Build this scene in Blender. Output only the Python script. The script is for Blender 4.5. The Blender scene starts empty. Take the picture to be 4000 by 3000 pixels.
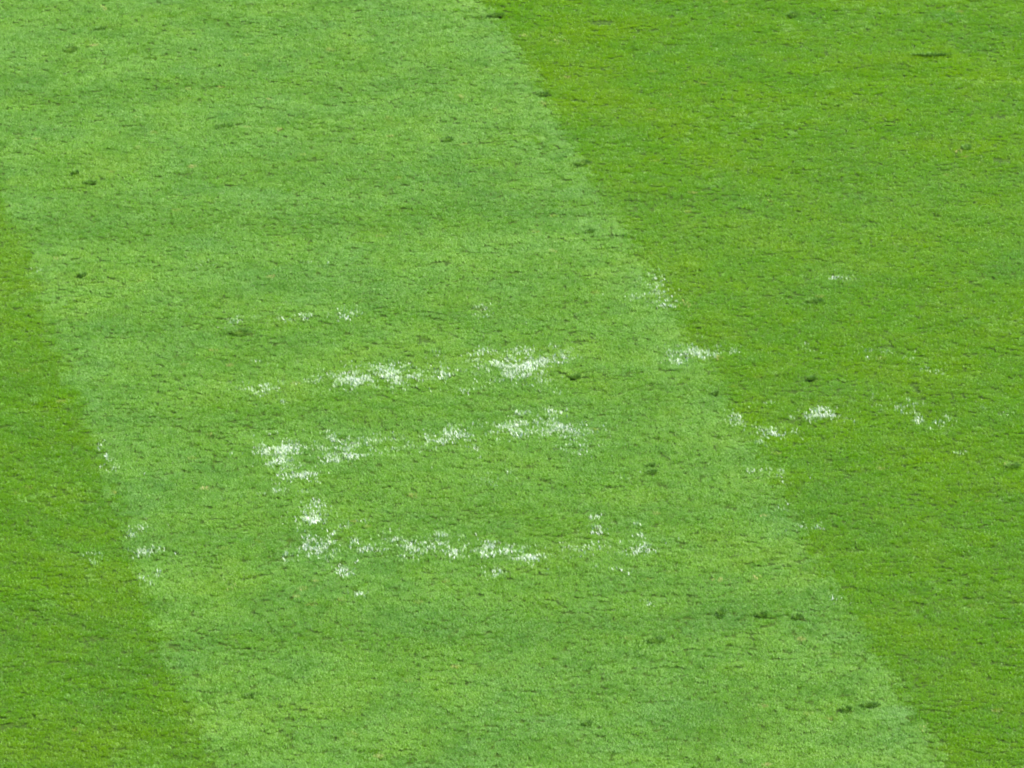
import bpy, math
import numpy as np
R = math.radians
rng = np.random.default_rng(7)
scene = bpy.context.scene
COL = scene.collection

# ------------------------------------------------------------------ camera
# a long lens high in the stand; the view axis meets the turf at the origin
PITCH = R(20.0)
DIST = 69.0
FPX = 17268.0 / 2212.0 * 4000.0          # focal length in photo pixels (4000 wide)
cam_d = bpy.data.cameras.new('camera')
cam = bpy.data.objects.new('camera', cam_d)
COL.objects.link(cam)
CAM = np.array([0.0, -DIST * math.cos(PITCH), DIST * math.sin(PITCH)])
cam.location = CAM
cam.rotation_euler = (math.pi / 2 - PITCH, 0, 0)
cam_d.sensor_width = 36.0
cam_d.lens = 36.0 * FPX / 4000.0
cam_d.clip_start = 0.5
cam_d.clip_end = 6000.0
scene.camera = cam

# ------------------------------------------------------------------ light
SUN_EL, SUN_AZ = 50.0, 72.0            # azimuth clockwise from +Y
w = bpy.data.worlds.new('World')
scene.world = w
w.use_nodes = True
nt = w.node_tree
nt.nodes.clear()
sky = nt.nodes.new('ShaderNodeTexSky')
sky.sky_type = 'NISHITA'
sky.sun_disc = False
sky.sun_elevation = R(SUN_EL)
sky.sun_rotation = R(SUN_AZ)
bg = nt.nodes.new('ShaderNodeBackground')
bg.inputs['Strength'].default_value = 0.12
wo = nt.nodes.new('ShaderNodeOutputWorld')
nt.links.new(sky.outputs[0], bg.inputs[0])
nt.links.new(bg.outputs[0], wo.inputs[0])
sd = bpy.data.lights.new('sun', 'SUN')
sd.energy = 4.5
sd.angle = R(0.6)
sd.color = (1.0, 0.96, 0.88)
sun = bpy.data.objects.new('sun', sd)
COL.objects.link(sun)
az, el = R(SUN_AZ), R(SUN_EL)
from mathutils import Vector
to_sun = Vector((math.sin(az) * math.cos(el), math.cos(az) * math.cos(el), math.sin(el)))
sun.rotation_euler = to_sun.to_track_quat('Z', 'Y').to_euler()
sun.location = (0, 0, 60)
vs = scene.view_settings
vs.view_transform = 'Standard'
vs.look = 'None'
vs.gamma = 1.0
vs.use_curve_mapping = False
vs.exposure = 2.1

# ------------------------------------------------------------------ helpers
def at(px, py):
    """photo pixels (4000 x 3000) -> points on the turf plane z = 0 (arrays)"""
    px = np.asarray(px, float); py = np.asarray(py, float)
    u = (px - 2000.0) / FPX
    v = (1500.0 - py) / FPX
    s, c = math.sin(PITCH), math.cos(PITCH)
    dx, dy, dz = u, c + v * s, -s + v * c
    t = -CAM[2] / dz
    return CAM[0] + t * dx, CAM[1] + t * dy

def px_scale(py):
    """metres per photo pixel across and in depth at a given row"""
    x0, y0 = at(2000, py); x1, _ = at(2001, py); _, y1 = at(2000, py + 1)
    return float(x1 - x0), float(y0 - y1)

def lattice(ix, iy, seed):
    h = (ix.astype(np.int64) * 374761393 + iy.astype(np.int64) * 668265263 + seed * 974711) & 0x7fffffff
    h = ((h ^ (h >> 13)) * 1274126177) & 0x7fffffff
    h = (h ^ (h >> 16)) & 0xffffff
    return h / float(0xffffff)

def noise(x, y, size, seed=0):
    x = x / size; y = y / size
    ix = np.floor(x); iy = np.floor(y)
    fx = x - ix; fy = y - iy
    fx = fx * fx * fx * (fx * (fx * 6 - 15) + 10); fy = fy * fy * fy * (fy * (fy * 6 - 15) + 10)
    a = lattice(ix, iy, seed); b = lattice(ix + 1, iy, seed)
    c = lattice(ix, iy + 1, seed); d = lattice(ix + 1, iy + 1, seed)
    return (a * (1 - fx) + b * fx) * (1 - fy) + (c * (1 - fx) + d * fx) * fy

def fbm(x, y, size, seed=0, oct=3):
    s = 0; amp = 1; tot = 0
    for k in range(oct):
        ca, sa = math.cos(0.6 * k + 0.3), math.sin(0.6 * k + 0.3)
        s = s + amp * noise(x * ca - y * sa, x * sa + y * ca, size, seed + 17 * k)
        tot += amp; amp *= 0.55; size *= 0.48
    return s / tot

def sstep(a, b, v):
    t = np.clip((v - a) / (b - a), 0, 1)
    return t * t * (3 - 2 * t)

def link(name, mesh, mat=None, parent=None, label=None, cat=None, group=None, kind=None):
    o = bpy.data.objects.new(name, mesh)
    COL.objects.link(o)
    if mat is not None: mesh.materials.append(mat)
    if parent is not None: o.parent = parent
    if label: o['label'] = label
    if cat: o['category'] = cat
    if group: o['group'] = group
    if kind: o['kind'] = kind
    return o

def mesh_np(name, verts, faces, smooth=False):
    """verts (n,3), faces (m,k) with one k"""
    me = bpy.data.meshes.new(name)
    verts = np.asarray(verts, np.float32); faces = np.asarray(faces, np.int32)
    m, k = faces.shape
    me.vertices.add(len(verts)); me.vertices.foreach_set('co', verts.ravel())
    me.loops.add(m * k); me.loops.foreach_set('vertex_index', faces.ravel())
    me.polygons.add(m)
    me.polygons.foreach_set('loop_start', np.arange(0, m * k, k, dtype=np.int32))
    me.polygons.foreach_set('loop_total', np.full(m, k, np.int32))
    if smooth: me.polygons.foreach_set('use_smooth', np.ones(m, bool))
    me.update(calc_edges=True)
    return me

# ------------------------------------------------------------------ mowing pattern
# edges of the mown bands, from the photograph (2212-wide pixels * 4000/2212)
K = 4000.0 / 2212.0
def line(p, q):
    (x0, y0), (x1, y1) = [at(a * K, b * K) for a, b in (p, q)]
    return np.array([x0, y0]), np.array([x1, y1])
L0, L1 = line((-5, 415), (468, 1659))
R0, R1 = line((1048, 0), (2042, 1659))
dirn = (L0 - L1) / np.linalg.norm(L0 - L1) + (R0 - R1) / np.linalg.norm(R0 - R1)
dirn /= np.linalg.norm(dirn)                     # along the bands, away from the stand
perp = np.array([dirn[1], -dirn[0]])             # to the right
uL = float(np.dot((L0 + L1) / 2, perp)); uR = float(np.dot((R0 + R1) / 2, perp))
BAND = uR - uL
print('band width', BAND, 'direction', dirn)

def band_coord(x, y):
    return x * perp[0] + y * perp[1], x * dirn[0] + y * dirn[1]

def band_light(x, y):
    """1 on bands rolled away from the stand, 0 on those rolled towards it; ragged edges"""
    u, v = band_coord(x, y)
    wob = (fbm(v, u * 0, 1.7, 91, 3) - 0.5) * 0.20 + (fbm(x, y, 0.16, 92, 2) - 0.5) * 0.06
    s = (u + wob - uL) / BAND
    k = np.floor(s)
    f = s - k
    e = 0.008
    even = (k.astype(int) % 2 == 0)
    near0 = sstep(-e, e, f); near1 = sstep(-e, e, 1 - f)
    inside = np.minimum(near0 * 0.5 + 0.5 * (f > e), 1) * np.minimum(near1 * 0.5 + 0.5 * (1 - f > e), 1)
    l = np.clip(inside, 0, 1)
    return np.where(even, l, 1 - l)

def height(x, y):
    h = (fbm(x, y, 0.55, 5, 3) - 0.5) * 0.030 + (noise(x, y, 0.14, 6) - 0.5) * 0.010 + (noise(x, y, 0.08, 7) - 0.5) * 0.003
    return h

# ------------------------------------------------------------------ materials
def new_mat(name):
    m = bpy.data.materials.new(name); m.use_nodes = True
    t = m.node_tree; t.nodes.clear()
    out = t.nodes.new('ShaderNodeOutputMaterial')
    return m, t, out

def ramp(t, stops):
    r = t.nodes.new('ShaderNodeValToRGB')
    el = r.color_ramp.elements
    while len(el) < len(stops): el.new(0.5)
    for e, (p, c) in zip(el, stops):
        e.position = p; e.color = (*c, 1)
    return r

def blade_material(name, stops, attr='tone', trans=0.32, rough=0.5, spec=0.28, instanced=True):
    m, t, out = new_mat(name)
    a = t.nodes.new('ShaderNodeAttribute'); a.attribute_name = attr
    a.attribute_type = 'INSTANCER' if instanced else 'GEOMETRY'
    r = ramp(t, stops)
    t.links.new(a.outputs['Fac'], r.inputs[0])
    b = t.nodes.new('ShaderNodeAttribute'); b.attribute_name = 'blade'; b.attribute_type = 'GEOMETRY'
    hsv = t.nodes.new('ShaderNodeHueSaturation')
    mr = t.nodes.new('ShaderNodeMapRange')
    mr.inputs[3].default_value = 0.86; mr.inputs[4].default_value = 1.14
    t.links.new(b.outputs['Fac'], mr.inputs[0])
    t.links.new(mr.outputs[0], hsv.inputs['Value'])
    t.links.new(r.outputs[0], hsv.inputs['Color'])
    p = t.nodes.new('ShaderNodeBsdfPrincipled')
    p.inputs['Roughness'].default_value = rough
    p.inputs['Specular IOR Level'].default_value = spec
    t.links.new(hsv.outputs[0], p.inputs['Base Color'])
    tr = t.nodes.new('ShaderNodeBsdfTranslucent')
    t.links.new(hsv.outputs[0], tr.inputs['Color'])
    mix = t.nodes.new('ShaderNodeMixShader'); mix.inputs[0].default_value = trans
    t.links.new(p.outputs[0], mix.inputs[1]); t.links.new(tr.outputs[0], mix.inputs[2])
    t.links.new(mix.outputs[0], out.inputs['Surface'])
    return m

M_GRASS = blade_material('grass_blade', [
    (0.0, (0.070, 0.194, 0.011)), (0.42, (0.090, 0.220, 0.003)),
    (0.8, (0.118, 0.236, 0.001)), (0.92, (0.190, 0.235, 0.030)), (1.0, (0.34, 0.28, 0.10))], trans=0.45)
M_PAINT = blade_material('painted_blade', [
    (0.0, (0.12, 0.24, 0.04)), (0.5, (0.24, 0.31, 0.17)), (1.0, (0.52, 0.55, 0.47))],
    trans=0.2, rough=0.7, spec=0.2, instanced=False)
M_DRY = blade_material('dead_blade', [
    (0.0, (0.15, 0.20, 0.03)), (0.5, (0.25, 0.25, 0.07)), (1.0, (0.36, 0.32, 0.13))],
    trans=0.2, rough=0.75, spec=0.15, instanced=False)
M_TORN = blade_material('torn_blade', [
    (0.0, (0.045, 0.120, 0.010)), (0.6, (0.085, 0.180, 0.012)), (1.0, (0.17, 0.22, 0.04))],
    trans=0.3, rough=0.6, spec=0.2, instanced=False)

def soil_material(name, c0, c1, scale):
    m, t, out = new_mat(name)
    tc = t.nodes.new('ShaderNodeNewGeometry')
    n = t.nodes.new('ShaderNodeTexNoise'); n.inputs['Scale'].default_value = scale
    n.inputs['Detail'].default_value = 5
    t.links.new(tc.outputs['Position'], n.inputs['Vector'])
    r = ramp(t, [(0.3, c0), (0.7, c1)])
    t.links.new(n.outputs['Fac'], r.inputs[0])
    p = t.nodes.new('ShaderNodeBsdfPrincipled'); p.inputs['Roughness'].default_value = 0.95
    p.inputs['Specular IOR Level'].default_value = 0.1
    t.links.new(r.outputs[0], p.inputs['Base Color'])
    bp = t.nodes.new('ShaderNodeBump'); bp.inputs['Strength'].default_value = 0.6
    bp.inputs['Distance'].default_value = 0.01
    t.links.new(n.outputs['Fac'], bp.inputs['Height'])
    t.links.new(bp.outputs[0], p.inputs['Normal'])
    t.links.new(p.outputs[0], out.inputs['Surface'])
    return m
M_GROUND = soil_material('thatch', (0.011, 0.027, 0.001), (0.024, 0.048, 0.002), 30)
M_SOIL = soil_material('soil', (0.020, 0.046, 0.002), (0.042, 0.078, 0.006), 60)

# ------------------------------------------------------------------ ground sheet
GX, GY0, GY1 = 10.5, -17.0, 21.0                 # extent of the modelled turf
def build_ground():
    xs = np.arange(-GX - 0.4, GX + 0.41, 0.08); ys = np.arange(GY0 - 0.4, GY1 + 0.41, 0.08)
    xs = np.concatenate([[-2500], xs, [2500]]); ys = np.concatenate([[-2500], ys, [2500]])
    X, Y = np.meshgrid(xs, ys)
    Z = height(X, Y) - 0.012
    Z[0] = Z[-1] = 0; Z[:, 0] = Z[:, -1] = 0
    nx = len(xs)
    V = np.stack([X, Y, Z], -1).reshape(-1, 3)
    i = np.arange(len(ys) - 1)[:, None] * nx + np.arange(nx - 1)[None]
    i = i.ravel()
    F = np.stack([i, i + 1, i + 1 + nx, i + nx], 1)
    return link('ground', mesh_np('ground', V, F, True), M_GROUND, kind='structure')
build_ground()

# ------------------------------------------------------------------ paint and wear, traced from the photograph
# crops: origin and scale of the views the marks were read from
CR = {0: (0, 0, 1.0), 1: (0, 0, 1.58), 2: (1300, 0, 1.58), 3: (2600, 0, 1.58), 4: (0, 1000, 1.58), 5: (1300, 1000, 1.58),
      6: (2600, 1000, 1.58), 7: (0, 2000, 1.106), 8: (2000, 2000, 1.106)}
MARKS = [
 ('longest and densest worn white paint streak across the pale mown band', [
  (4,2130,765,60,35,.6),(4,2190,760,40,25,.9),(4,2200,700,20,10,.5),(4,2060,810,60,15,.3),
  (5,150,760,55,25,.65),(5,100,790,60,20,.4),(5,230,780,50,25,.5),(5,340,730,50,25,.9),(5,330,700,60,20,.5),
  (5,390,760,20,25,.8),(5,410,680,25,10,.5),(5,450,740,60,20,.5),(5,525,735,45,25,.6),(5,510,780,60,12,.4),
  (5,580,745,30,15,.5),(5,680,735,25,18,.85),(5,730,715,30,15,.5),(5,650,610,30,15,.4),(5,930,610,40,25,.6),
  (5,870,620,40,10,.5),(5,1000,590,40,12,.3),(5,1060,660,60,25,.7),(5,1050,700,70,30,.5),(5,960,710,60,20,.5),
  (5,1160,600,40,15,.7),(5,1190,580,50,10,.6),(5,1200,680,55,20,.95),(5,1160,700,60,25,.7),(5,1220,720,50,25,.7),
  (5,1090,740,30,15,.7),(5,1180,745,50,12,.6),(5,1290,660,45,14,.9),(5,1380,665,50,8,.7),(5,1440,645,35,14,.6),
  (5,1260,770,40,10,.6),(5,1175,800,35,6,.6),(5,1000,775,80,6,.4),(5,960,820,30,6,.4),(5,830,835,35,8,.5)]),
 ('thin greyish tail of paint at the sparse end of the longest white streak', [
  (4,1590,645,40,8,.3),(4,1660,680,40,8,.25),(4,1820,660,40,10,.3),(4,1590,790,30,15,.5),(4,1610,825,70,25,.4),
  (4,1660,815,50,20,.5),(4,1400,800,60,15,.2),(4,1930,800,60,10,.3),(4,1745,905,15,10,.4),(4,1520,830,60,25,.25)]),
 ('worn white paint streak just in front of the longest one, bending at one end', [
  (5,190,1160,50,30,.5),(5,130,1200,50,20,.4),(5,150,1242,50,10,.8),(5,210,1240,20,8,.6),(5,10,1135,20,20,.6),
  (5,10,1260,20,10,.8),(5,370,1120,40,20,.35),(5,400,1150,60,25,.35),(5,740,1105,35,12,.9),(5,790,1125,35,14,.9),
  (5,680,1155,45,12,.8),(5,700,1170,40,10,.5),(5,620,1130,50,20,.35),(5,740,1195,50,10,.3),(5,880,1195,20,10,.6),
  (5,910,1265,12,10,.6),(5,1180,970,35,10,.6),(5,1150,980,30,10,.5),(5,1345,968,30,12,.8),(5,1380,990,30,15,.5),
  (5,1150,1050,60,20,.6),(5,1060,1060,50,20,.5),(5,1010,1085,40,15,.5),(5,1130,1100,40,20,.7),(5,1190,1085,30,10,.6),
  (5,1250,1040,70,40,.4),(5,1320,1050,70,40,.4),(5,1430,1070,40,14,.9),(5,1390,1060,30,20,.6),(5,1480,1090,60,20,.5),
  (5,1560,1065,50,20,.4),(5,1540,1110,40,15,.4),(5,1330,1100,40,15,.5),(5,1420,1130,40,20,.4),(5,1460,1170,50,30,.35),
  (5,1540,1215,15,18,.7),(5,1020,1155,15,10,.5),(5,1690,1075,30,20,.3),(5,940,1060,40,15,.3),(5,1440,960,20,10,.4),
  (5,1360,855,40,15,.35),(4,2030,1095,20,10,.5),(4,2060,1130,30,25,.4),(4,2010,1190,50,20,.4),(4,2110,1200,50,30,.5),
  (4,2030,1255,30,15,.8),(4,2070,1260,20,10,.6),(4,2130,1175,25,20,.6),(4,2180,1245,40,12,.9)]),
 ('ragged bright white paint corner at the end of the middle streak', [
  (4,1670,1100,30,20,.3),(4,1850,1070,30,15,.25),(4,1650,1210,50,20,.9),(4,1770,1185,45,25,.95),(4,1730,1230,60,20,.6),
  (4,1500,1222,40,8,.5),(4,1860,1195,40,12,.5),(4,1735,1270,35,18,.95),(4,1690,1290,40,12,.6),(4,1780,1310,40,15,.4),
  (4,1850,1365,60,16,.95),(4,1800,1355,50,20,.5),(4,1890,1355,30,12,.9),(4,1750,1385,30,10,.4),(4,1725,1458,30,10,.5),
  (4,1850,1457,30,9,.5),(4,1600,1478,40,8,.3)]),
 ('small square clot of white paint between the ragged corner and the chunky block', [
  (4,1950,1540,40,25,.7),(7,1350,20,25,20,.8),(7,1355,38,30,12,.95),(7,1310,35,20,6,.6),(4,1880,1640,30,8,.4)]),
 ('chunky white paint block at the end of the streak of separate flecks', [
  (7,1300,90,15,8,.7),(7,1330,115,20,8,.7),(7,1330,160,22,18,.75),(7,1370,165,25,22,.7),(7,1410,140,25,13,.75),
  (7,1430,170,20,15,.7),(7,1395,192,25,10,.6),(7,1240,205,12,12,.7),(7,1250,180,14,8,.4),(7,1440,100,12,6,.8),
  (7,1480,70,20,10,.4),(7,1485,268,16,12,.9),(7,1460,250,15,8,.5)]),
 ('white paint streak broken into a row of separate flecks, starting at a chunky block', [
  (7,1590,168,45,6,.8),(7,1550,215,15,8,.5),(7,1530,135,12,8,.6),(7,1560,42,12,4,.6),(7,1660,100,20,12,.4),
  (7,1720,127,35,6,.7),(7,1800,150,35,12,.7),(7,1770,165,40,20,.5),(7,1780,190,30,12,.5),(7,1820,180,20,10,.5),
  (7,1900,105,25,8,.7),(7,1900,148,25,8,.8),(7,1960,180,18,14,.9),(7,1910,45,10,6,.5),(7,1990,105,20,6,.4),
  (7,2110,160,20,16,.8),(7,2110,195,15,12,.9),(7,2095,140,8,10,.7),(7,2165,180,10,8,.9),(7,2195,180,12,8,.8),
  (7,2150,270,25,12,.7),(7,2120,270,14,8,.5),(8,20,205,30,6,.8),(8,90,200,25,14,.9),(8,50,200,20,10,.6),(8,20,155,25,8,.5)]),
 ('scattered small white flecks continuing the broken streak towards the deep green band', [
  (8,360,25,15,10,.7),(8,375,70,20,5,.6),(8,365,88,20,5,.8),(8,545,55,12,5,.7),(8,550,105,12,5,.8),(8,340,148,20,10,.8),
  (8,360,180,30,10,.4),(8,555,175,35,7,.95),(8,580,145,14,14,.6),(8,710,130,6,4,.6),(8,475,260,22,6,.7),(8,370,240,15,5,.5),
  (8,430,130,30,10,.3)]),
 ('row of faint whitish dashes beyond the longest white streak', [
  (4,1410,370,20,15,.3),(4,1445,405,40,20,.45),(4,1800,388,70,14,.45),(4,1900,380,40,10,.5),(4,1750,410,40,10,.3),
  (4,2130,375,30,18,.7),(4,2190,365,20,15,.4),(5,120,350,40,10,.3),(5,1040,320,30,8,.3),(5,920,340,50,20,.35),
  (5,950,380,25,10,.45),(5,870,315,30,8,.25),(5,1140,425,20,6,.3)]),
 ('pale smear of thin paint along the band edge beside straw-coloured grass', [
  (5,1970,145,40,25,.35),(5,1990,200,50,30,.35),(5,2030,245,50,20,.5),(5,1960,240,40,20,.4),(5,2050,290,40,20,.4),
  (5,2060,315,30,10,.6),(5,1870,260,40,20,.3),(6,20,320,25,8,.5)]),
 ('bright solid white paint blob on the edge between pale and deep green bands', [
  (6,180,590,60,20,.6),(6,210,605,50,14,.75),(6,240,640,35,8,.7),(6,130,575,45,15,.5),(6,70,660,30,12,.7),
  (6,380,570,50,12,.5),(6,390,600,45,8,.5),(6,420,560,25,8,.4),(5,1860,535,25,10,.3),(5,2120,600,50,30,.4)]),
 ('dotted line of faint paint flecks leading from the solid blob into deep green grass', [
  (6,800,580,40,12,.3),(6,900,590,40,12,.4),(6,660,615,15,10,.4),(6,1270,590,50,12,.35),(6,1260,640,30,10,.45),
  (6,1330,598,40,6,.35),(6,1510,635,30,12,.45),(6,1640,703,35,10,.55),(6,1720,730,30,6,.35)]),
 ('white paint flecks forming a shallow V on the deep green band', [
  (6,430,1000,30,25,.6),(6,470,1030,40,15,.3),(6,650,1095,50,18,.6),(6,680,1100,25,12,.8),(6,600,1070,40,15,.35),
  (6,800,1080,20,12,.4),(6,960,975,50,18,.85),(6,990,990,30,12,.8),(6,920,990,40,12,.6),(6,1000,945,50,8,.5),
  (6,860,1010,50,10,.3),(6,580,1160,40,20,.3),(6,590,910,30,6,.3)]),
 ('sparse cluster of tiny white paint dots in deep green grass beside the V of flecks', [
  (6,1270,900,50,30,.3),(6,1460,945,25,20,.5),(6,1550,915,20,10,.6),(6,1500,890,10,5,.6),(6,1560,1020,18,18,.75),
  (6,1530,965,30,8,.4),(6,1705,1035,20,10,.7),(6,1740,1000,10,6,.7),(6,1665,1075,20,6,.6),(6,1960,945,20,8,.4),
  (6,1180,855,10,6,.5),(6,2110,985,40,15,.25),(6,1810,1220,20,10,.5)]),
 ('pale paint flecks on the band edge in front of the V of flecks', [
  (6,540,1330,50,12,.4),(6,680,1335,40,12,.5),(6,680,1378,10,8,.8),(6,740,1395,30,12,.4),(6,740,1550,25,15,.6),
  (6,770,1560,25,10,.4),(8,1250,70,15,8,.4),(8,1330,75,18,6,.5),(8,1150,100,40,10,.2)]),
 ('white paint scraps on the edge of the pale band opposite the solid blob', [
  (4,620,1190,20,20,.35),(4,660,1250,25,15,.6),(4,690,1290,25,15,.45),(4,700,1322,60,12,.4),(7,570,100,12,14,.7),
  (7,600,75,30,15,.4),(7,610,180,20,10,.7),(7,650,173,40,6,.7),(7,600,195,20,8,.5),(7,680,270,15,8,.5),(7,630,295,25,12,.5)]),
 ('faint paint specks in deep green grass beside the scraps on the band edge', [
  (7,350,190,12,4,.5),(7,400,185,15,6,.5),(7,440,190,15,6,.4),(7,420,215,25,10,.4),(7,390,235,25,6,.3)]),
 ('single small white paint fleck in front of the chunky paint block', [(7,1555,362,22,6,.85)]),
 ('faint white scrape in front of the scattered small flecks', [(8,590,400,25,6,.45),(8,560,408,20,5,.35),(8,640,385,14,4,.2)]),
 ('dim whitish specks enclosed between the bending streak and the broken streak', [
  (5,980,1400,40,20,.35),(5,830,1380,40,15,.3),(5,970,1350,40,6,.3),(5,1090,1330,15,6,.4),(5,1160,1430,60,10,.25),(5,1820,1380,60,20,.22)]),
 ('small lone pale scuff on the band edge, far beyond the edge scraps', [(4,230,100,40,16,.35)]),
 ('pair of dim pale scuffs on the pale band beyond the faint dashes', [(4,1255,65,30,12,.35),(4,1920,45,50,16,.3)]),
 ('thin pale sliver of paint alone in deep green grass beyond the dotted flecks', [(6,1060,143,60,8,.6),(6,1020,130,60,10,.3)]),
 ('tiny pale fleck alone on the band edge near a dark nick', [(8,1395,378,12,6,.6),(8,1430,390,16,6,.3)]),
]
def splat(c, x, y, rx, ry):
    ox, oy, s = CR[c]
    px, py = ox + x / s, oy + y / s
    gx, gy = at(px, py)
    sx, sy = px_scale(py)
    return float(gx), float(gy), rx / s * sx, ry / s * sy

# bare dents and torn spots: crop, x, y, rx, ry
DENTS = [
 (8,620,557,38,12,'largest dark oval divot, with a pale torn rim, on the pale band'),
 (8,905,435,18,12,'small round dark dent beside the slanting scuff on the pale band'),
 (8,1080,445,26,9,'slanting dark scuff beside a small round dent on the pale band'),
 (8,1235,455,18,10,'dark dent between the slanting scuff and the tiny pale fleck on the band edge'),
 (8,1445,855,20,10,'small dark dent touching the end of the long shallow scrape'),
 (8,1545,835,40,7,'long shallow dark scrape beside a small dent on the pale band'),
 (8,325,915,18,7,'tiny dark dent alone in the pale band, well in front of all the paint'),
 (7,1080,798,16,8,'little dark dent in the pale band in front of the single small paint fleck'),
 (2,1010,100,50,8,'flat dark slit on the edge between the pale and deep green bands'),
 (2,1295,580,35,10,'small rounded dark dent on the edge between the pale and deep green bands'),
 (2,1540,1010,42,16,'largest dark dent on the band edge, ringed by lifted tufts'),
 (2,710,865,30,12,'olive-tinged wide dent in the pale band'),
 (2,1585,1435,25,10,'dark dent on the pale band beyond the pale smear on its edge'),
 (3,790,90,30,14,'brownish dent with a lifted tuft in the deep green band'),
 (3,1640,345,110,4,'long thin dark scratch across the deep green band'),
 (3,1860,915,25,12,'small brown dent beside straw-coloured grass in the deep green band'),
 (4,515,125,20,8,'little dark dent in front of the lone pale scuff on the band edge'),
 (4,1480,475,60,18,'broad shallow dent with yellowish rim in front of the faint dashes'),
 (1,560,1135,34,8,'flat dark dent with a smaller one close behind it, on the pale band'),
 (1,465,1070,20,8,'smaller dark dent close behind a flat one on the pale band'),
 (1,1385,785,48,8,'narrow dark slit in the middle of the pale band'),
 (1,620,180,30,8,'dark dent close behind the wide shallow dent in the pale band'),
 (1,430,310,42,18,'wide shallow dent in the pale band'),
 (6,920,285,50,10,'dark flat dent in deep green grass in front of the thin pale sliver'),
 (6,2140,1300,42,12,'dark dent ringed by dry straw in the deep green band'),
 (6,305,855,20,8,'dark dent in deep green grass in front of the solid paint blob'),
 (6,900,760,25,8,'dark dent in deep green grass in front of the dotted line of flecks'),
 (5,1500,750,25,10,'dark dent just off the dense end of the longest white streak'),
 (5,1965,1340,30,10,'front one of two close dents between the bending streak and the band edge'),
 (5,1960,1295,25,6,'rear one of two close dents between the bending streak and the band edge'),
]
# dead straw-coloured tufts
DRY = [
 (6,130,300,42,20,.7,'straw-coloured dead grass tuft beside the pale smear of paint'),
 (6,330,640,25,10,.6,'small yellowish dead tuft next to the bright solid paint blob'),
 (8,900,305,12,16,.7,'narrow straw-coloured tuft on the pale band in front of the scattered small flecks'),
 (8,1060,290,32,9,.35,'thin brownish dry patch beside a narrow straw-coloured tuft'),
 (8,1785,930,20,11,.6,'yellowish dry tuft on the band edge in front of the long shallow scrape'),
 (3,1815,940,26,8,.7,'straw-coloured grass scrap beside a small brown dent in deep green grass'),
 (2,1385,262,30,10,.6,'small straw-coloured tuft in deep green grass behind the band-edge dents'),
 (2,1160,228,60,6,.35,'long thin pale dry wisp close to the band edge beside a straw-coloured tuft'),
 (2,2060,598,20,10,.5,'pale yellow dry speck alone in deep green grass'),
 (6,2120,1290,50,14,.5,'dry straw ring around a dark dent in the deep green band'),
 (4,1260,1445,25,10,.5,'small orange-brown dry tuft beside the ragged white paint corner'),
 (1,640,60,40,14,.45,'faint straw-coloured patch beside a small dent in the pale band'),
 (7,1010,325,25,8,.35,'faint yellowish dry wisp in front of the scraps on the band edge'),
]

# thin remains of paint that join the flecks of the four strokes
STROKES = {0: [(1180, 1500), (1500, 1480), (1850, 1440), (2000, 1415), (2230, 1395)],
           2: [(1220, 1765), (1450, 1740), (1760, 1710), (2050, 1665), (2240, 1670), (2290, 1770)],
           3: [(1000, 1765), (1110, 1770), (1180, 1870)],
           4: [(1185, 1900), (1210, 2000), (1215, 2060)],
           6: [(1380, 2140), (1600, 2135), (1800, 2145), (2080, 2165)],
           7: [(2150, 2160), (2350, 2150), (2560, 2140)]}
for k, P in STROKES.items():
    for (xa, ya), (xb, yb) in zip(P[:-1], P[1:]):
        m_ = max(1, int(math.hypot(xb - xa, yb - ya) / 55))
        for q in range(m_):
            f_ = (q + rng.random()) / m_
            MARKS[k][1].append((0, xa + (xb - xa) * f_ + rng.normal(0, 8), ya + (yb - ya) * f_ + rng.normal(0, 14),
                                rng.uniform(22, 55), rng.uniform(8, 20), rng.uniform(.18, .42)))
PAINT_S = [[splat(*s[:5]) + (s[5],) for s in L] for _, L in MARKS]
DENT_S = [splat(*d[:5]) for d in DENTS]
DRY_S = [splat(*d[:5]) + (d[5],) for d in DRY]

# ------------------------------------------------------------------ turf clumps: positions
def jitter_grid(x0, x1, y0, y1, step):
    xs = np.arange(x0, x1, step); ys = np.arange(y0, y1, step)
    X, Y = np.meshgrid(xs, ys)
    n = X.size
    return X.ravel() + (rng.random(n) - .5) * step * 1.5, Y.ravel() + (rng.random(n) - .5) * step * 1.5

STEP = 0.048
px_, py_ = jitter_grid(-GX, GX, GY0, GY1, STEP)
N = len(px_)
light = band_light(px_, py_)
u_, v_ = band_coord(px_, py_)

# dishevelled spots, thin spots, taller tufts
mess = fbm(px_, py_, 0.9, 21, 3)
tuft = fbm(px_, py_, 0.20, 22, 2)
thin = fbm(px_ * .7, py_, 0.13, 23, 2)
thin_zone = fbm(px_, py_, 1.6, 24, 2)
scale = 0.86 + 0.34 * (tuft - 0.5) + rng.normal(0, 0.05, N)
# small gaps and lifted tufts between the clumps
order = np.argsort(py_)
ysort = py_[order]
def stamp(cx, cy, rx, ry, fn):
    a, b = np.searchsorted(ysort, [cy - 1.6 * ry, cy + 1.6 * ry])
    idx = order[a:b]
    idx = idx[np.abs(px_[idx] - cx) < 1.6 * rx]
    if len(idx): fn(idx, np.hypot((px_[idx] - cx) / rx, (py_[idx] - cy) / ry))
n_gap = int(2 * GX * (GY1 - GY0) * 1.9)
gcx = rng.uniform(-GX, GX, n_gap); gcy = rng.uniform(GY0, GY1, n_gap)
dens = fbm(gcx, gcy, 1.3, 25, 2)
gok = rng.random(n_gap) < sstep(.32, .68, dens) * .9 + .1
gsz = np.clip(np.exp(rng.normal(-.12, .42, n_gap)), .4, 1.5)
gdp = rng.uniform(.2, .85, n_gap)
def gap_fn(idx, d):
    scale[idx] = np.where(d < 1, scale[idx] * gdp[k], scale[idx])
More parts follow.
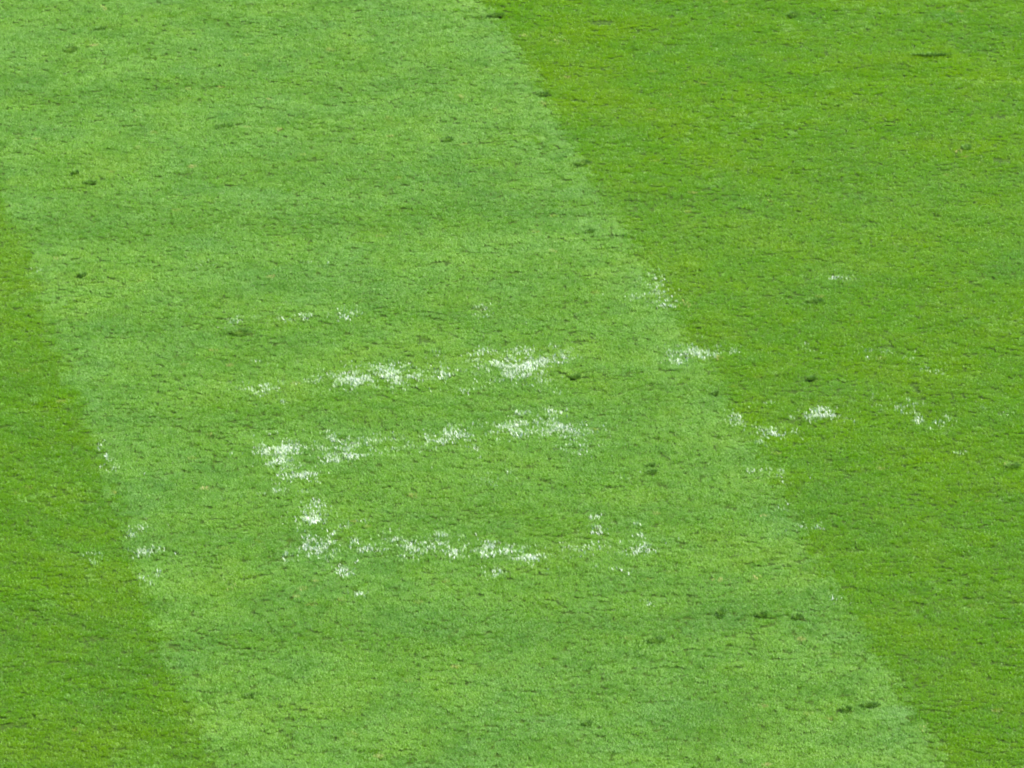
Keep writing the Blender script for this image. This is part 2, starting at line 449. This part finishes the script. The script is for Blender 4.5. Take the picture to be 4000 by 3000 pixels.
def tuft_fn(idx, d):
    scale[idx] = np.where(d < 1, scale[idx] * 1.28, scale[idx])
for k in np.nonzero(gok)[0]:
    stamp(gcx[k], gcy[k], .052 * gsz[k] * (0.8 + .9 * (k % 7) / 6), .050 * gsz[k], gap_fn)
    if k % 3 == 0: stamp(gcx[k] + .03, gcy[k] + .09 * gsz[k], .06 * gsz[k], .045 * gsz[k], tuft_fn)
for gx, gy, rx, ry in DENT_S:
    d = np.hypot((px_ - gx) / (rx * 1.1 + .01), (py_ - gy) / (ry * 1.1 + .02))
    scale = np.where(d < 0.8, scale * 0.45, scale)
    scale = np.where((d >= 0.8) & (d < 1.5), scale * 1.15, scale)

# direction of lean: away on pale bands, towards the stand on deep ones
base_yaw = math.atan2(-dirn[0], dirn[1])
CROSS = [(600, 190, .5), (600, 492, .8), (900, 885, .7), (1350, 1130, .7), (1080, 1370, .8), (1500, 330, .4), (1700, 640, .5)]
cross = np.zeros(N)
for cx_, cy_, ca_ in CROSS:
    gx_, gy_ = at(cx_ * K, cy_ * K)
    vc = float(band_coord(gx_, gy_)[1])
    wv = v_ + (fbm(u_, v_ * 0, 1.2, 51, 2) - .5) * 0.9
    cross = np.maximum(cross, ca_ * np.exp(-((wv - vc) / 0.34) ** 2) * (0.75 + 0.5 * fbm(px_, py_, 1.8, 52, 2)))
gx_, gy_ = at(1000 * K, 1000 * K)
wear = np.exp(-((px_ - float(gx_) - .3) / 3.0) ** 4 - ((py_ - float(gy_)) / 3.4) ** 4) * (0.5 + fbm(px_, py_, .8, 54, 2) * .8)
fband = (u_ - uL) / BAND - np.floor((u_ - uL) / BAND)
rim = np.maximum(sstep(.88, .95, fband), .6 * (1 - sstep(.04, .10, fband)))
# share of blades lying against the roll: 0 crisp .. 1 well mixed
ruffle = 0.30 + 0.85 * cross + 0.30 * wear + 0.35 * (fbm(px_, py_, .7, 53, 2) - .5) - 0.30 * rim * light
zx_, zy_ = at(1750 * K, 520 * K)
zone = np.exp(-((v_ - float(band_coord(zx_, zy_)[1])) / 1.9) ** 2)
ruffle = np.clip(ruffle + (1 - light) * (0.02 + 0.34 * zone - .7 * cross), 0, 0.999)
flip = rng.random(N) > light
yaw = base_yaw + np.where(flip, math.pi, 0) + rng.normal(0, 0.22, N) + (fbm(px_, py_, 0.45, 31, 2) - .5) * 0.7
loose = rng.random(N) < (0.03 + 0.25 * sstep(.58, .75, mess))
yaw = np.where(loose, rng.random(N) * 2 * math.pi, yaw)
pitch = rng.normal(0, 0.04, N) + (fbm(px_, py_, 0.30, 32, 2) - .5) * 0.34
roll = rng.normal(0, 0.05, N)
scale *= 1 - 0.08 * cross

tone = 0.42 + 0.52 * (fbm(px_, py_, 1.1, 41, 3) - .5) + 0.45 * (fbm(px_, py_, 0.30, 42, 2) - .5) + rng.normal(0, 0.06, N)
tone += 0.08 * (1 - light) - 0.09 * light + 0.04 * wear - 0.08 * cross  # cool sky reflection of the pale bands is partly put into blade colour
tone = np.clip(tone, 0, 0.76)
dry_hit = rng.random(N) < 0.001 + 0.005 * sstep(.62, .8, fbm(px_, py_, 0.5, 43, 2))
tone = np.where(dry_hit, 0.84 + 0.12 * rng.random(N), tone)
pz_ = height(px_, py_) - 0.004

# ------------------------------------------------------------------ blades
SEG_T = np.array([0.0, 0.5, 1.0])
def blades(bx, by, bz, yaw, lean, length, width, twist, curl):
    """3-triangle tapered curved blades; arrays -> verts, tris"""
    n = len(bx)
    dirx, diry = -np.sin(yaw), np.cos(yaw)
    wx, wy = np.cos(yaw + twist), np.sin(yaw + twist)
    a1 = lean * 0.55; a2 = lean + curl
    p0 = np.stack([bx, by, bz], 1)
    h = length * 0.5
    p1 = p0 + np.stack([dirx * np.sin(a1) * h, diry * np.sin(a1) * h, np.cos(a1) * h], 1)
    p2 = p1 + np.stack([dirx * np.sin(a2) * h, diry * np.sin(a2) * h, np.cos(a2) * h], 1)
    W = np.stack([wx, wy, np.zeros(n)], 1)
    wd = (width * 0.5)[:, None]
    V = np.stack([p0 - W * wd * .8, p0 + W * wd * .8, p1 - W * wd, p1 + W * wd, p2], 1).reshape(-1, 3)
    b = np.arange(n)[:, None] * 5
    F = np.concatenate([b + [0, 1, 3], b + [0, 3, 2], b + [2, 3, 4]], 0)
    return V, F

def set_attr(me, name, vals, domain='POINT'):
    a = me.attributes.new(name, 'FLOAT', domain)
    a.data.foreach_set('value', np.asarray(vals, np.float32))

clumps = bpy.data.collections.new('grass_clumps')
NVAR, NBL, LEVELS = 6, 78, 6
for k in range(NVAR * LEVELS):
    r = 0.050 * np.sqrt(rng.random(NBL)); th = rng.random(NBL) * 2 * math.pi
    against = 0.06 + 0.09 * (k // NVAR)
    stray = np.where(rng.random(NBL) < against, math.pi + rng.normal(0, .8, NBL), 0)
    V, F = blades(r * np.cos(th), r * np.sin(th) - 0.008, np.full(NBL, -0.003),
                  rng.normal(0, 0.45, NBL) + stray, np.clip(rng.normal(0.96, 0.22, NBL), .05, 1.4),
                  rng.uniform(0.016, 0.029, NBL), rng.uniform(0.0024, 0.0038, NBL),
                  rng.normal(0, 0.5, NBL), rng.normal(0.25, 0.2, NBL))
    me = mesh_np('grass_clump', V, F, True)
    set_attr(me, 'blade', np.repeat(rng.random(NBL), 5))
    me.materials.append(M_GRASS)
    clumps.objects.link(bpy.data.objects.new('grass_clump_%02d' % k, me))

me = bpy.data.meshes.new('grass')
me.vertices.add(N)
me.vertices.foreach_set('co', np.stack([px_, py_, pz_], 1).astype(np.float32).ravel())
set_attr(me, 'tone', tone)
set_attr(me, 'size', np.clip(scale, 0.2, 1.6))
a = me.attributes.new('turn', 'FLOAT_VECTOR', 'POINT')
a.data.foreach_set('vector', np.stack([pitch, roll, yaw], 1).astype(np.float32).ravel())
a = me.attributes.new('pick', 'INT', 'POINT')
a.data.foreach_set('value', (rng.integers(0, NVAR, N) + NVAR * np.floor(np.clip(ruffle + rng.normal(0, .06, N), 0, .999) * LEVELS)).astype(np.int32))
me.update()
grass = link('grass', me, None, label='short mown green grass covering the whole pitch', cat='grass', kind='stuff')

ng = bpy.data.node_groups.new('grass_nodes', 'GeometryNodeTree')
ng.interface.new_socket('Geometry', in_out='INPUT', socket_type='NodeSocketGeometry')
ng.interface.new_socket('Geometry', in_out='OUTPUT', socket_type='NodeSocketGeometry')
gi = ng.nodes.new('NodeGroupInput'); go = ng.nodes.new('NodeGroupOutput')
iop = ng.nodes.new('GeometryNodeInstanceOnPoints')
ci = ng.nodes.new('GeometryNodeCollectionInfo')
ci.inputs['Collection'].default_value = clumps
ci.inputs['Separate Children'].default_value = True
ci.inputs['Reset Children'].default_value = True
def named(nm, ty):
    n = ng.nodes.new('GeometryNodeInputNamedAttribute'); n.data_type = ty
    n.inputs['Name'].default_value = nm
    return n.outputs['Attribute']
ng.links.new(gi.outputs[0], iop.inputs['Points'])
ng.links.new(ci.outputs[0], iop.inputs['Instance'])
iop.inputs['Pick Instance'].default_value = True
ng.links.new(named('pick', 'INT'), iop.inputs['Instance Index'])
ng.links.new(named('turn', 'FLOAT_VECTOR'), iop.inputs['Rotation'])
ng.links.new(named('size', 'FLOAT'), iop.inputs['Scale'])
ng.links.new(iop.outputs[0], go.inputs[0])
mod = grass.modifiers.new('grass', 'NODES'); mod.node_group = ng

# ------------------------------------------------------------------ blades carrying paint, one object for each mark
def splat_blades(S, per_m2, spread, grain, thr):
    """points scattered in the ellipses of S, kept where a clotted noise allows; returns x, y, strength"""
    X, Y, I = [], [], []
    for gx, gy, rx, ry, it in S:
        ax, ay = rx * spread + .012, ry * spread + .012
        n = max(30, int(per_m2 * 4 * ax * ay))
        a = rng.normal(0, .62, n); b = rng.normal(0, .62, n)
        ok = a * a + b * b < 1.7
        a, b = a[ok], b[ok]
        wide = np.where(rng.random(len(a)) < .26, 2.2, 1.0)
        X.append(gx + a * ax * wide); Y.append(gy + b * ay * wide); I.append(it * np.exp(-(a * a + b * b) * .45) / wide ** .5)
    X, Y, I = map(np.concatenate, (X, Y, I))
    clot = fbm(X, Y, grain, 61, 3)
    keep = (clot < thr + 0.40 * I) & (rng.random(len(X)) < 0.08 + 0.52 * I)
    if keep.sum() < 12: keep[np.argsort(clot)[:14]] = True
    return X[keep], Y[keep], I[keep]

def pieces(X, Y, cell=0.0115):
    """label separate scraps: blades whose grid cells touch belong together"""
    key = {}
    cx, cy = np.floor(X / cell).astype(int), np.floor(Y / cell).astype(int)
    cells = {}
    for i, k in enumerate(zip(cx.tolist(), cy.tolist())): cells.setdefault(k, []).append(i)
    lab = np.full(len(X), -1); c = 0
    for k0 in cells:
        if k0 in key: continue
        stack = [k0]; key[k0] = c
        while stack:
            a, b = stack.pop()
            lab[cells[(a, b)]] = c
            for da in (-1, 0, 1):
                for db in (-1, 0, 1):
                    q = (a + da, b + db)
                    if q in cells and q not in key:
                        key[q] = c; stack.append(q)
        c += 1
    return lab, c

def scraps(name, part, small, label, cat, group, mat, X, Y, I, lean_sd, tone_fn, min_blades):
    """a thing lying in the turf: an Empty with one mesh for each separate scrap and one for the crumbs"""
    lab, c = pieces(X, Y)
    sizes = np.bincount(lab, minlength=c)
    big = [k for k in np.argsort(-sizes) if sizes[k] >= min_blades]
    ox, oy = float(np.mean(X)), float(np.mean(Y))
    oz = float(height(np.array([ox]), np.array([oy]))[0])
    root = bpy.data.objects.new(name, None); COL.objects.link(root); root.location = (ox, oy, oz)
    root['label'] = label; root['category'] = cat; root['group'] = group
    sets = [(part, lab == k, None) for k in big]
    rest = ~np.isin(lab, big)
    if rest.any(): sets.append((small, rest, 'stuff'))
    for nm, q, kind in sets:
        x, y, i_ = X[q], Y[q], I[q]
        n = len(x)
        V, F = blades(x - ox, y - oy, height(x, y) - oz + 0.001, base_yaw + rng.normal(0, lean_sd, n),
                      np.clip(rng.normal(.8, .3, n), .05, 1.4), rng.uniform(.021, .038, n) * (0.85 + .2 * i_),
                      rng.uniform(.0024, .0044, n), rng.normal(0, .5, n), rng.normal(.3, .25, n))
        me = mesh_np(nm, V, F, True)
        set_attr(me, 'tone', np.repeat(np.clip(tone_fn(i_, n), 0, 1), 5))
        set_attr(me, 'blade', np.repeat(rng.random(n), 5))
        link(nm, me, mat, root, kind=kind)
    return len(big)

total = 0
for (label, _), S in zip(MARKS, PAINT_S):
    X, Y, I = splat_blades(S, 6000, 1.75, 0.06, 0.36)
    total += scraps('paint_mark', 'paint_scrap', 'paint_crumbs', label, 'paint mark', 'worn white paint marks on the turf', M_PAINT,
                    X, Y, I, .7, lambda i_, n: 0.95 * i_ + rng.normal(0, .36, n), 14)
print('paint scraps', total)

# ------------------------------------------------------------------ dead tufts
for (c, x, y, rx, ry, it, label), S in zip(DRY, DRY_S):
    X, Y, I = splat_blades([S], 3600, 0.9, 0.11, 0.36)
    scraps('dead_grass_tuft', 'dry_wisp', 'dry_blades', label, 'dead grass', 'straw coloured tufts in the turf', M_DRY,
           X, Y, I, 1.0, lambda i_, n: .25 + .6 * rng.random(n), 12)

# ------------------------------------------------------------------ divots: a scooped soil dish with torn blades round it
for (c, x, y, rx, ry, label), (gx, gy, sx, sy) in zip(DENTS, DENT_S):
    root = bpy.data.objects.new('divot', None)
    COL.objects.link(root)
    z0 = float(height(np.array([gx]), np.array([gy]))[0])
    root.location = (gx, gy, z0)
    root['label'] = label; root['category'] = 'divot'; root['group'] = 'dents and tears in the turf'
    nr, na = 4, 18
    V = [[0, 0, -0.004]]
    for i in range(1, nr + 1):
        f = i / nr
        for j in range(na):
            t = 2 * math.pi * j / na
            q = f * (1 + .22 * math.sin(2 * t + gx * 9) + .14 * math.sin(5 * t + gy * 7))
            V.append([q * sx * math.cos(t), q * sy * math.sin(t), -0.004 + 0.010 * f * f + .003 * math.sin(3 * t + i)])
    F = [[0, 1 + j, 1 + (j + 1) % na, 1 + (j + 1) % na] for j in range(na)]
    tri = [[0, 1 + j, 1 + (j + 1) % na] for j in range(na)]
    for i in range(nr - 1):
        for j in range(na):
            a_, b_ = 1 + i * na + j, 1 + i * na + (j + 1) % na
            tri += [[a_, a_ + na, b_ + na], [a_, b_ + na, b_]]
    link('soil', mesh_np('soil', V, tri, True), M_SOIL, root)
    n = int(60 + 4200 * sx * sy + 1800 * sx)
    t = rng.random(n) * 2 * math.pi
    q = rng.uniform(.45, 1.15, n)
    V, Fb = blades(q * sx * np.cos(t), q * sy * np.sin(t), np.full(n, .001), t - math.pi / 2 + rng.normal(0, .5, n),
                   rng.uniform(.2, 1.1, n), rng.uniform(.02, .045, n), rng.uniform(.003, .005, n),
                   rng.normal(0, .5, n), rng.normal(.2, .3, n))
    me = mesh_np('torn_grass', V, Fb, True)
    set_attr(me, 'tone', np.repeat(rng.random(n) * .45, 5)); set_attr(me, 'blade', np.repeat(rng.random(n), 5))
    link('torn_grass', me, M_TORN, root)

scene.cycles.use_denoising = True
scene.cycles.filter_width = 2.0
